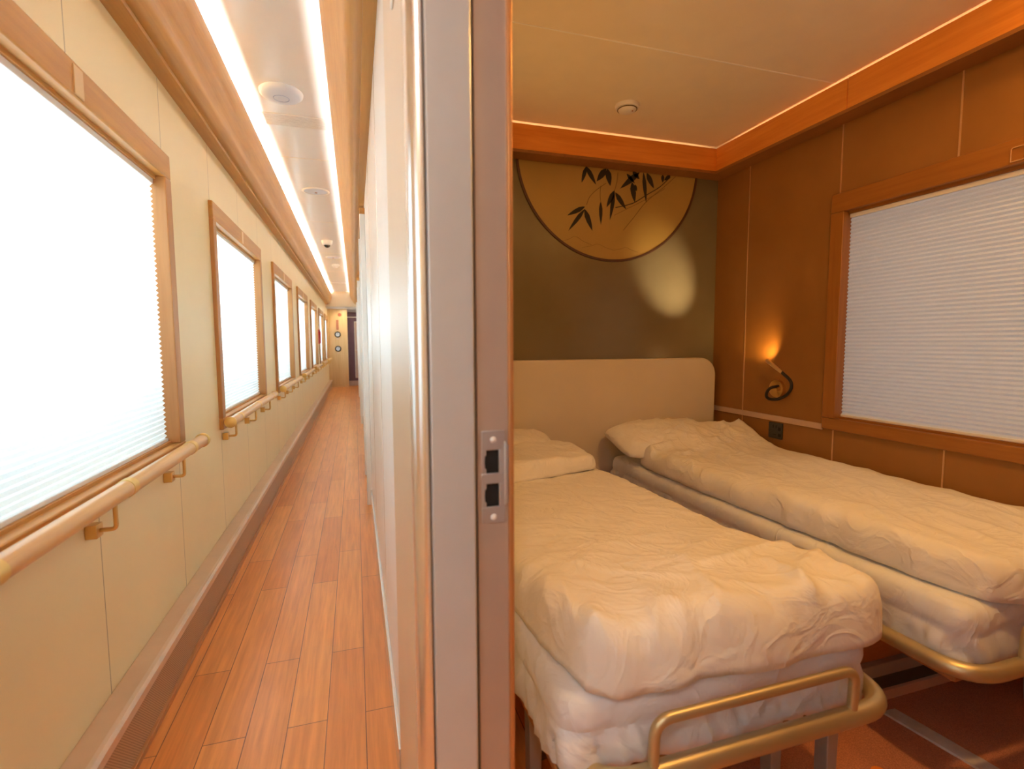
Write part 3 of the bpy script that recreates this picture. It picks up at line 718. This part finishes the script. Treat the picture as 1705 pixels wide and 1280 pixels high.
for st, w in zip(STEMS, (0.0022, 0.0014, 0.0014, 0.0012, 0.0014, 0.0010)):
    pts = smooth_path([(x, RY-0.0042, z) for x, z in st], 5)
    MB().tube(pts, w, 6).build('stem', M['ink'] if w > 0.002 else M['ink_soft'], bp)
for k, (xc, zc, wd, hg) in enumerate(((1.20, 1.66, 0.20, 0.035), (1.34, 1.635, 0.20, 0.025), (1.52, 1.63, 0.16, 0.02))):
    pts = smooth_path([(xc-wd*0.5, RY-0.0042, zc), (xc-wd*0.2, RY-0.0042, zc+hg*0.5), (xc, RY-0.0042, zc+hg), (xc+wd*0.25, RY-0.0042, zc+hg*0.3), (xc+wd*0.5, RY-0.0042, zc-hg*0.2)], 5)
    MB().tube(pts, 0.0008, 5).build('hill_line', M['ink_soft'], bp)

# headboard
HB0, HB1 = 2.60, RY-0.001
R_ = 0.105
out = [(PT+0.02, 0.20), (2.115, 0.20), (2.118, 1.005-R_)] + [(2.118-R_+R_*math.cos(a), 1.005-R_+R_*math.sin(a)) for a in np.linspace(0, math.pi/2, 12)][1:] + [(PT+0.02, 1.005)]
hb = tag(MB().prism([(p[0]-1.2, p[1]) for p in out], 'y', HB0-2.63, HB1-2.63).build('headboard', M['headboard'], bevel=0.010, segs=3), 'wide cream headboard with rounded corner against the olive wall', 'headboard')
hb.location = (1.2, 2.63, 0)

# reading lamp
rl = thing('reading_lamp', (RX, 2.146, 0.851), 'brass reading lamp with black bendy arm beside the window', 'reading lamp')
MB().lathe([(0, 0.022), (0.038, 0.022), (0.046, 0.018), (0.048, 0.004), (0.047, 0)], (RX, 2.146, 0.851), (-1, 0, 0), 36).build('wall_rose', M['brass'], rl, smooth=True)
MB().lathe([(0, 0.040), (0.011, 0.038), (0.013, 0.02)], (RX, 2.120, 0.853), (-1, 0, 0), 20).build('switch_knob', M['brass'], rl, smooth=True)
arm = [(2.132, 2.125, 0.866), (2.105, 2.125, 0.864), (2.085, 2.128, 0.860), (2.08, 2.142, 0.847), (2.08, 2.154, 0.826), (2.08, 2.150, 0.808), (2.08, 2.125, 0.800), (2.08, 2.077, 0.805), (2.08, 2.032, 0.826), (2.08, 2.002, 0.856), (2.08, 1.995, 0.887), (2.08, 2.012, 0.914), (2.08, 2.060, 0.945)]
MB().tube(smooth_path(arm, 6), 0.0078, 14).build('bendy_arm', M['black_rubber'], rl, smooth=True)
hd0, hd1 = Vector((2.08, 2.052, 0.940)), Vector((2.078, 2.156, 1.002))
dv = (hd1-hd0).normalized(); ln = (hd1-hd0).length
MB().lathe([(0, 0), (0.0075, 0.001), (0.0085, 0.02), (0.0115, ln-0.002), (0.0110, ln), (0.0095, ln-0.003), (0.0095, ln-0.008), (0, ln-0.008)], hd0, dv, 20).build('lamp_head', plain('pale_brass', (0.86, 0.66, 0.42), 0.3, 0.8), rl, smooth=True)
MB().lathe([(0, ln-0.0055), (0.0092, ln-0.0055), (0.0092, ln-0.0075)], hd0, dv, 16).build('lamp_lens', M['lamp_glow'], rl)
sl_ = bpy.data.lights.new('reading_beam', 'SPOT'); sl_.energy = 40.0; sl_.color = (1.0, 0.76, 0.42); sl_.spot_size = math.radians(35); sl_.spot_blend = 1.0; sl_.shadow_soft_size = 0.008
so = bpy.data.objects.new('reading_beam', sl_); C.objects.link(so); so.location = hd1 + dv*0.006
so.rotation_euler = Vector((-0.268, 0.511, 0.475)).to_track_quat('-Z', 'Y').to_euler()

s2_ = bpy.data.lights.new('reading_glow', 'SPOT'); s2_.energy = 2.6; s2_.color = (1.0, 0.58, 0.18); s2_.spot_size = math.radians(115); s2_.spot_blend = 0.9; s2_.shadow_soft_size = 0.006
so2 = bpy.data.objects.new('reading_glow', s2_); C.objects.link(so2); so2.location = hd1 + dv*0.004
so2.rotation_euler = Vector((0.30, 0.55, 0.62)).to_track_quat('-Z', 'Y').to_euler()

# unseen twin added over the other bed, turned up to brighten the ceiling
rl2 = thing('reading_lamp', (PT, 2.146, 0.851), 'added unseen brass reading lamp on the corridor-side wall over the door-side bed', 'reading lamp')
def mir(p): return (PT+RX-p[0], p[1], p[2])
MB().lathe([(0, 0.022), (0.038, 0.022), (0.046, 0.018), (0.048, 0.004), (0.047, 0)], (PT, 2.146, 0.851), (1, 0, 0), 36).build('wall_rose', M['brass'], rl2, smooth=True)
arm2 = [mir(p) for p in arm[:-1]] + [mir((2.07, 2.02, 0.95)), mir((2.055, 2.03, 1.0))]
MB().tube(smooth_path(arm2, 6), 0.0078, 14).build('bendy_arm', M['black_rubber'], rl2, smooth=True)
MB().lathe([(0, 0), (0.0075, 0.001), (0.0085, 0.02), (0.0115, 0.118), (0.0095, 0.117), (0.0095, 0.112), (0, 0.112)], mir((2.055, 2.03, 0.995)), (0.25, 0.05, 1), 20).build('lamp_head', M['brass'], rl2, smooth=True)
s3_ = bpy.data.lights.new('reading_beam', 'SPOT'); s3_.energy = 10.5; s3_.color = (1.0, 0.58, 0.18); s3_.spot_size = math.radians(120); s3_.spot_blend = 0.9; s3_.shadow_soft_size = 0.008
so3 = bpy.data.objects.new('reading_beam', s3_); C.objects.link(so3); so3.location = Vector(mir((2.055, 2.03, 0.995))) + Vector((0.25, 0.05, 1)).normalized()*0.125
so3.rotation_euler = Vector((0.85, -0.45, 1)).to_track_quat('-Z', 'Y').to_euler()

# socket under the dado strip
sc_ = thing('wall_socket', (RX, 2.147, 0.625), 'dark square power socket under the dado strip', 'socket')
MB().box(RX-0.010, RX, 2.103, 2.193, 0.583, 0.669).build('socket_plate', M['dark_plastic'], sc_, bevel=0.003)
for (ya, za, yb, zb, rotv) in ((2.158, 0.640, 2.163, 0.656, 0), (2.138, 0.640, 2.143, 0.656, 0), (2.140, 0.602, 2.162, 0.606, 0), (2.112, 0.628, 2.128, 0.646, 0)):
    MB().box(RX-0.0112, RX-0.009, ya, yb, za, zb).build('socket_slot', M['black'], sc_)
MB().box(RX-0.0112, RX-0.009, 2.108, 2.126, 0.596, 0.612).build('socket_slot', M['black'], sc_)

# ------------------------------------------------------------------ floor coverings of the compartment
tag(MB().box(0.86, RX, -0.86, 1.075, 0.0, 0.008).build('carpet', M['carpet'], origin=(1.5, 0.1, 0), bevel=0.003), 'dark brown carpet with painted orange light spots at the foot of the beds', 'carpet')
st_rows = []
for i in range(41):
    y = 1.02 - i*0.9/40
    x = 1.478 + (1.02-y)*0.16; w = 0.024 + 0.002*noise.noise(Vector((0, y*30, 0)))
    st_rows.append([(x-w+0.004*noise.noise(Vector((2, y*45, 0))), y, 0.008), (x-w*0.96, y, 0.014), (x, y, 0.0165), (x+w*0.96, y, 0.014), (x+w, y, 0.008)])
sm = MB(); sm.quadgrid(st_rows); tag(sm.build('floor_strap', M['strap'], smooth=True, origin=(1.5, 0.6, 0)), 'pale grey flat strap lying across the brown carpet', 'strap')
# storage plinth under the bed by the window
pb = thing('storage_plinth', (1.75, 1.6, 0), 'low storage plinth under the window-side bed', 'plinth')
MB().box(1.36, 2.14, 1.085, 2.55, 0.0, 0.258).build('plinth_box', M['base_board'], pb)
MB().box(1.34, 2.14, 1.060, 1.085, 0.0, 0.038).build('kick_strip', M['kick'], pb, bevel=0.002)
MB().box(1.34, 2.14, 1.070, 1.086, 0.038, 0.085).build('dark_board', M['bed_dark'], pb)  # dark brown strip of the plinth front
MB().box(1.34, 2.14, 1.064, 1.086, 0.085, 0.125).build('metal_band', M['bed_grey'], pb, bevel=0.002)

# ------------------------------------------------------------------ beds
BY0, BY1 = 0.80, 2.575
def bed(x0, x1, label, legs, left=0.012):
    b = thing('folding_bed', ((x0+x1)/2, 1.7, 0), label, 'bed', 'folding beds in the compartment')
    zt, yt = 0.312, 0.752
    path = fillet([(x0-left, 1.10, zt-0.005), (x0-left, yt, zt), (x1+0.012, yt, zt), (x1+0.012, 1.10, zt-0.005)], 0.10, 10)
    MB().tube(path, 0.0205, 20).build('foot_tube', M['bronze_tube'], b, smooth=True)
    for x in (x0-left, x1+0.012):
        MB().lathe([(0.0212, -0.03), (0.0235, -0.028), (0.0235, 0.03), (0.0212, 0.032)], (x, 1.10, zt-0.005), (0, 1, 0), 20).build('tube_collar', M['bed_dark'], b, smooth=True)
    xa, xb = x0+0.165, x1-0.115
    lp = fillet([(xa, yt, zt+0.012), (xa, yt-0.004, 0.418), (xb, yt-0.004, 0.418), (xb, yt, zt+0.012)], 0.035, 8)
    MB().tube(lp, 0.0105, 14).build('mattress_stop', M['bronze_tube'], b, smooth=True)
    MB().box(x0+0.01, x1-0.01, 0.80, BY1, 0.268, 0.288).build('base_panel', M['base_board'], b, bevel=0.004)
    for x in (x0+0.03, x1-0.03): MB().box(x-0.016, x+0.016, 1.10, BY1, 0.262, 0.284).build('side_rail', M['bed_grey'], b, bevel=0.004)
    # folding legs: tapered flat plates
    for x, y in legs:
        zb_ = 0.0085 if (y < 1.075 and x > 0.86) else 0.0005
        MB().prism([(x-0.020, 0.272), (x+0.016, 0.272), (x+0.012, zb_), (x-0.006, zb_), (x-0.016, 0.06)], 'y', y, y+0.035).build('leg', M['bed_grey'], b, bevel=0.002)
    if len(legs) < 4: return b
    MB().tube(smooth_path([(x0+0.09, 1.02, 0.27), (x0+0.10, 1.06, 0.14), (x0+0.08, 1.16, 0.02)], 5), 0.010, 10).build('stay', M['bed_dark'], b, smooth=True)
    MB().prism([(1.24, 0.27), (1.30, 0.27), (1.285, 0.012), (1.245, 0.012)], 'x', x0+0.030, x0+0.046).build('leg_plate', M['bed_dark'], b)
    return b
X1a, X1b, X2a, X2b = 0.335, 1.095, 1.365, 2.125
bed(X1a, X1b, 'low folding bed with bronze foot rail on the door side', ((X1b-0.052, 0.84), (X1b-0.155, 0.90), (X1a+0.05, 1.06), (X1a+0.03, 2.35), (X1b-0.03, 2.35)), left=-0.04)
bed(X2a, X2b, 'low folding bed with bronze foot rail under the window', ((X2b-0.20, 0.90), (X2b-0.052, 0.84)))

def sstep(a, b, x):
    t = max(0.0, min(1.0, (x-a)/(b-a))); return t*t*(3-2*t)
def ridged(v, k=1.0):
    return (1-abs(noise.noise(v))*2)**2 if abs(noise.noise(v)) < 0.5 else 0.0

def mattress(x0, x1, y0, y1, z0, z1, seed, name_label):
    """Thick mattress in a loose fitted sheet: rounded box rings with gathers on the lower half of the sides."""
    mb = MB(); rows = []
    nx, ny = 150, 130
    per = []
    r = 0.055
    # perimeter (counter-clockwise), dense
    def peri(off):
        pts = []
        a0, a1, b0, b1 = x0+off, x1-off, y0+off, y1-off
        rr = max(r-off, 0.004)
        segs = [((a0+rr, b0), (a1-rr, b0), nx), ((a1, b0+rr), (a1, b1-rr), ny), ((a1-rr, b1), (a0+rr, b1), nx//2), ((a0, b1-rr), (a0, b0+rr), ny)]
        cs = [(a1-rr, b0+rr, -math.pi/2), (a1-rr, b1-rr, 0), (a0+rr, b1-rr, math.pi/2), (a0+rr, b0+rr, math.pi)]
        for (p, q, n), (cx, cy_, a) in zip(segs, cs):
            for i in range(n): t = i/n; pts.append((p[0]+(q[0]-p[0])*t, p[1]+(q[1]-p[1])*t, 0))
            for i in range(8): aa = a+math.pi/2*i/8; pts.append((cx+rr*math.cos(aa), cy_+rr*math.sin(aa), 1))
        return pts
    H = z1-z0
    prof = [(0.05, 0.0), (0.012, 0.0), (0.003, 0.012), (0.0, 0.03), (0.0, 0.05), (0.0, 0.07), (0.002, 0.085), (0.005, 0.095), (0.001, 0.105), (0.0, 0.115), (0.001, H*0.80), (0.006, H*0.90), (0.016, H*0.965), (0.032, H*0.995), (0.06, H), (0.14, H+0.002), (0.28, H+0.003)]
    for off, dz in prof:
        ring = peri(off); out_ = []
        n = len(ring)
        for i, (x, y, c) in enumerate(ring):
            s_ = (x*1.0 + y*1.0)
            g = 0.0
            if dz < 0.11 and off < 0.04:
                w = sstep(0.105, 0.05, dz)
                g = 0.018*w*noise.noise(Vector((x*24+dz*12, y*24, seed))) + 0.011*w*noise.noise(Vector((x*46+dz*20, y*46, seed+3)))
            g += 0.006*noise.noise(Vector((x*5, y*5, dz*14+seed)))
            cx, cy_ = (x0+x1)/2, (y0+y1)/2
            dx = 0 if abs(x-cx) < (x1-x0)/2-0.06 else math.copysign(1, x-cx)
            dy = 0 if abs(y-cy_) < (y1-y0)/2-0.06 else math.copysign(1, y-cy_)
            zz = z0+dz + (0.004*noise.noise(Vector((x*4, y*4, seed+8))) if dz > 0.1 else 0.006*noise.noise(Vector((x*12, y*12, seed))))
            out_.append((x+dx*g, y+dy*g, zz))
        rows.append(out_)
    b = mb.quadgrid(rows, closed_u=True)
    m = len(rows[0]); last = b+(len(rows)-1)*m
    mb.f.append(tuple(b+k for k in range(m))[::-1]); mb.f.append(tuple(last+k for k in range(m)))
    o = mb.build('mattress', M['sheet'], smooth=True, origin=((x0+x1)/2, (y0+y1)/2, z0))
    return tag(o, name_label, 'mattress', 'sheeted mattresses')
mattress(X1a, X1b-0.012, BY0-0.012, BY1, 0.289, 0.455, 1.0, 'thick mattress in a white fitted sheet on the door-side bed')
mattress(X2a+0.014, X2b-0.014, BY0-0.012, BY1, 0.289, 0.455, 6.0, 'thick mattress in a white fitted sheet on the window-side bed')

def bilerp_outline(corners, s, t):
    """corners: near-left, near-right, far-right, far-left (x, y)."""
    a, b, c, d = [Vector(p) for p in corners]
    return (a*(1-s)+b*s)*(1-t) + (d*(1-s)+c*s)*t

def duvet(name, corners, base, thick, wr, label, seed, nu=110, nv=150, edge=0.16, parent=None, m=None, hang=None, cat='duvet'):
    """Puffy cover: a rounded pillow-like shell over `base(x, y)`, thickness thick(s, t), wrinkles wr(x, y, s, t)."""
    mb = MB(); top = []; bot = []
    for j in range(nv+1):
        rt, rb_ = [], []
        for i in range(nu+1):
            # denser near the borders
            s = 0.5-0.5*math.cos(math.pi*i/nu); t = 0.5-0.5*math.cos(math.pi*j/nv)
            s = 0.55*s+0.45*i/nu; t = 0.55*t+0.45*j/nv
            uu, vv = abs(2*s-1), abs(2*t-1); rc_ = 0.045*(uu*vv)**5
            p = bilerp_outline(corners, 0.5+(s-0.5)*(1-2.0*rc_), 0.5+(t-0.5)*(1-1.3*rc_))
            ex = 0.012*noise.noise(Vector((p.x*7, p.y*7, seed))) + 0.007*noise.noise(Vector((p.x*19, p.y*19, seed+1)))
            ds = min(s, 1-s)*2; dt = min(t, 1-t)*2
            x, y = p.x + ex*(1-sstep(0, .3, ds)), p.y + ex*(1-sstep(0, .2, dt))
            ps = (1-(1-min(1, ds/edge))**2.2)**0.5 if ds < edge else 1.0
            pt = (1-(1-min(1, dt/(edge*0.55)))**2.4)**0.5 if dt < edge*0.55 else 1.0
            prof = ps*pt
            zb = base(x, y, s, t)
            th = thick(s, t)
            z = zb + th*prof + wr(x, y, s, t)*min(1.0, prof*1.4)
            rt.append((x, y, z + 0.016*(1-prof))); rb_.append((x, y, zb))
        top.append(rt); bot.append(rb_)
    a = mb.quadgrid(top); nq = nu+1
    b = mb.quadgrid([r[::-1] for r in bot])
    # close the rim
    def A(i, j): return a+j*nq+i
    def B(i, j): return b+j*nq+(nu-i)
    for i in range(nu):
        mb.f.append((A(i, 0), B(i, 0), B(i+1, 0), A(i+1, 0))); mb.f.append((A(i+1, nv), B(i+1, nv), B(i, nv), A(i, nv)))
    for j in range(nv):
        mb.f.append((A(0, j+1), B(0, j+1), B(0, j), A(0, j))); mb.f.append((A(nu, j), B(nu, j), B(nu, j+1), A(nu, j+1)))
    o = mb.build(name, m or M['linen'], parent, smooth=True, origin=None if parent is not None else (corners[0][0], corners[0][1], 0.46))
    o.data.polygons.foreach_set('use_smooth', [True]*len(o.data.polygons))
    at = o.data.attributes.get('sharp_edge')
    if at: o.data.attributes.remove(at)
    if label: tag(o, label, cat)
    return o

def dirwr(x, y, ang, fx, fy, seed):
    c, s_ = math.cos(ang), math.sin(ang)
    u, v = x*c+y*s_, -x*s_+y*c
    n = noise.noise(Vector((u*fx, v*fy, seed)))
    return (1-min(1, abs(n)*2.6))**2

# door-side duvet: puffy, overhanging the foot
def base1(x, y, s, t):
    z = 0.462
    z -= 0.010*sstep(0.845, 0.765, y)                 # droops over the foot
    z -= 0.008*sstep(0.42, 0.33, x) + 0.006*sstep(1.06, 1.14, x)
    return z
def thick1(s, t):
    return (0.072 + 0.034*sstep(0.45, 0.05, t) + 0.014*math.sin(math.pi*s))*(1-0.20*s*sstep(0.1, 0.4, t)) - 0.014*sstep(0.75, 1, t)
def wr1(x, y, s, t):
    z = 0.010*noise.noise(Vector((x*2.6, y*2.1, 3.1)))
    z += 0.013*dirwr(x, y, 0.35, 1.6, 8.0, 5.0)*(0.25+0.75*sstep(0.45, 0.1, t))
    z += 0.008*dirwr(x, y, -0.5, 2.0, 11.0, 9.0)*(0.5+0.5*noise.noise(Vector((x*2, y*2, 4))))
    z += 0.022*dirwr(x, y, 1.25, 2.2, 8.0, 2.0)*sstep(0.24, 0.02, t)
    z += 0.004*noise.noise(Vector((x*13, y*13, 8.0)))
    # creases where it was folded in a packet
    z -= 0.004*math.exp(-((y-1.62+0.1*(x-0.7))/0.010)**2)
    z -= 0.004*math.exp(-((x-0.78)/0.010)**2)*sstep(1.2, 1.5, y)
    return z
d1 = duvet('duvet', [(0.360, 0.775), (1.150, 0.752), (1.112, 2.20), (0.335, 2.12)], base1, thick1, wr1, 'puffy white duvet spread on the door-side bed', 1.0)
# its head end folded back over itself
def basef(x, y, s, t): return 0.535 + 0.006*noise.noise(Vector((x*5, y*5, 1)))
def thickf(s, t): return 0.062+0.012*math.sin(math.pi*s)
def wrf(x, y, s, t):
    return 0.012*noise.noise(Vector((x*6, y*7, 4.4))) + 0.008*dirwr(x, y, 0.9, 3, 12, 6.6) + 0.006*dirwr(x, y, -0.4, 3, 14, 7.7)
duvet('folded_end', [(0.33, 1.83), (1.055, 2.03), (1.05, 2.40), (0.33, 2.36)], basef, thickf, wrf, None, 12.0, 70, 50, 0.22, parent=d1)

# window-side duvet
def base2(x, y, s, t):
    z = 0.462 - 0.008*sstep(0.84, 0.74, y)
    z += 0.075*sstep(2.10, 2.34, y)*sstep(1.36, 1.70, x)     # rides up over the pillow
    return z
def thick2(s, t):
    return 0.082 + 0.02*math.sin(math.pi*s)*math.sin(math.pi*min(1, t*1.2)) + 0.012*sstep(0.3, 0.12, s)
def wr2(x, y, s, t):
    z = 0.012*noise.noise(Vector((x*2.8, y*1.8, 7.3)))
    z += 0.012*dirwr(x, y, 1.45, 1.2, 6.0, 1.7)*(0.5+0.5*s)
    z += 0.007*dirwr(x, y, 1.0, 1.6, 10.0, 4.9)
    hd = sstep(0.72, 0.95, t)
    z += hd*(0.030*noise.noise(Vector((x*6, y*6, 5.5))) + 0.024*dirwr(x, y, 0.5, 3, 8, 3.3) + 0.016*dirwr(x, y, -0.7, 4, 10, 8.1))
    z += 0.004*noise.noise(Vector((x*14, y*12, 2.0)))
    return z
d2 = duvet('duvet', [(1.440, 0.765), (2.135, 0.765), (2.138, 2.50), (1.375, 2.33)], base2, thick2, wr2, 'rumpled white duvet spread on the window-side bed', 21.0)

def pillow(cx, cy_, z, w, d, h, rot, tilt, seed, label):
    mb = MB(); rows = []; rows_b = []
    n, mrows = 54, 40
    for j in range(mrows+1):
        ra, rb_ = [], []
        for i in range(n+1):
            u, v = -1+2*i/n, -1+2*j/mrows
            # rectangle with softly pinched sides
            cr_ = 1-0.13*(abs(u*v))**4
            px_ = u*(w/2)*cr_*(1-0.036*(1-v*v)*abs(u)**3)
            py_ = v*(d/2)*cr_*(1-0.048*(1-u*u)*abs(v)**3)
            e = ((1-abs(u)**2.6)*(1-abs(v)**2.6))
            hh = h*max(0, e)**0.55
            wv = (0.010*noise.noise(Vector((px_*9, py_*9, seed))) + 0.008*dirwr(px_, py_, 0.8, 4, 12, seed+2) + 0.006*dirwr(px_, py_, -0.6, 4, 14, seed+5))*min(1, e*3)
            ra.append((px_, py_, hh*0.62+wv)); rb_.append((px_, py_, -hh*0.38*(0.4+0.6*e)))
        rows.append(ra); rows_b.append(rb_[::-1])
    M4 = Matrix.Translation((cx, cy_, z)) @ Matrix.Rotation(rot, 4, 'Z') @ Matrix.Rotation(tilt, 4, 'X')
    rows = [[M4 @ Vector(p) for p in r] for r in rows]; rows_b = [[M4 @ Vector(p) for p in r] for r in rows_b]
    a = mb.quadgrid(rows); b = mb.quadgrid(rows_b)
    o = mb.build('pillow', M['linen'], smooth=True, origin=(cx, cy_, z-h*0.38))
    import bmesh
    bm = bmesh.new(); bm.from_mesh(o.data); bmesh.ops.remove_doubles(bm, verts=bm.verts[:], dist=0.0006); bmesh.ops.recalc_face_normals(bm, faces=bm.faces[:]); bm.to_mesh(o.data); bm.free()
    o.data.polygons.foreach_set('use_smooth', [True]*len(o.data.polygons))
    return tag(o, label, 'pillow', 'pillows at the headboard')
pillow(0.66, 2.415, 0.555, 0.66, 0.36, 0.15, -0.03, 0.22, 3.0, 'white pillow on the door-side bed, half hidden by the folded duvet')
pillow(1.640, 2.405, 0.555, 0.68, 0.33, 0.16, 0.03, 0.30, 9.0, 'white pillow on the window-side bed against the headboard')
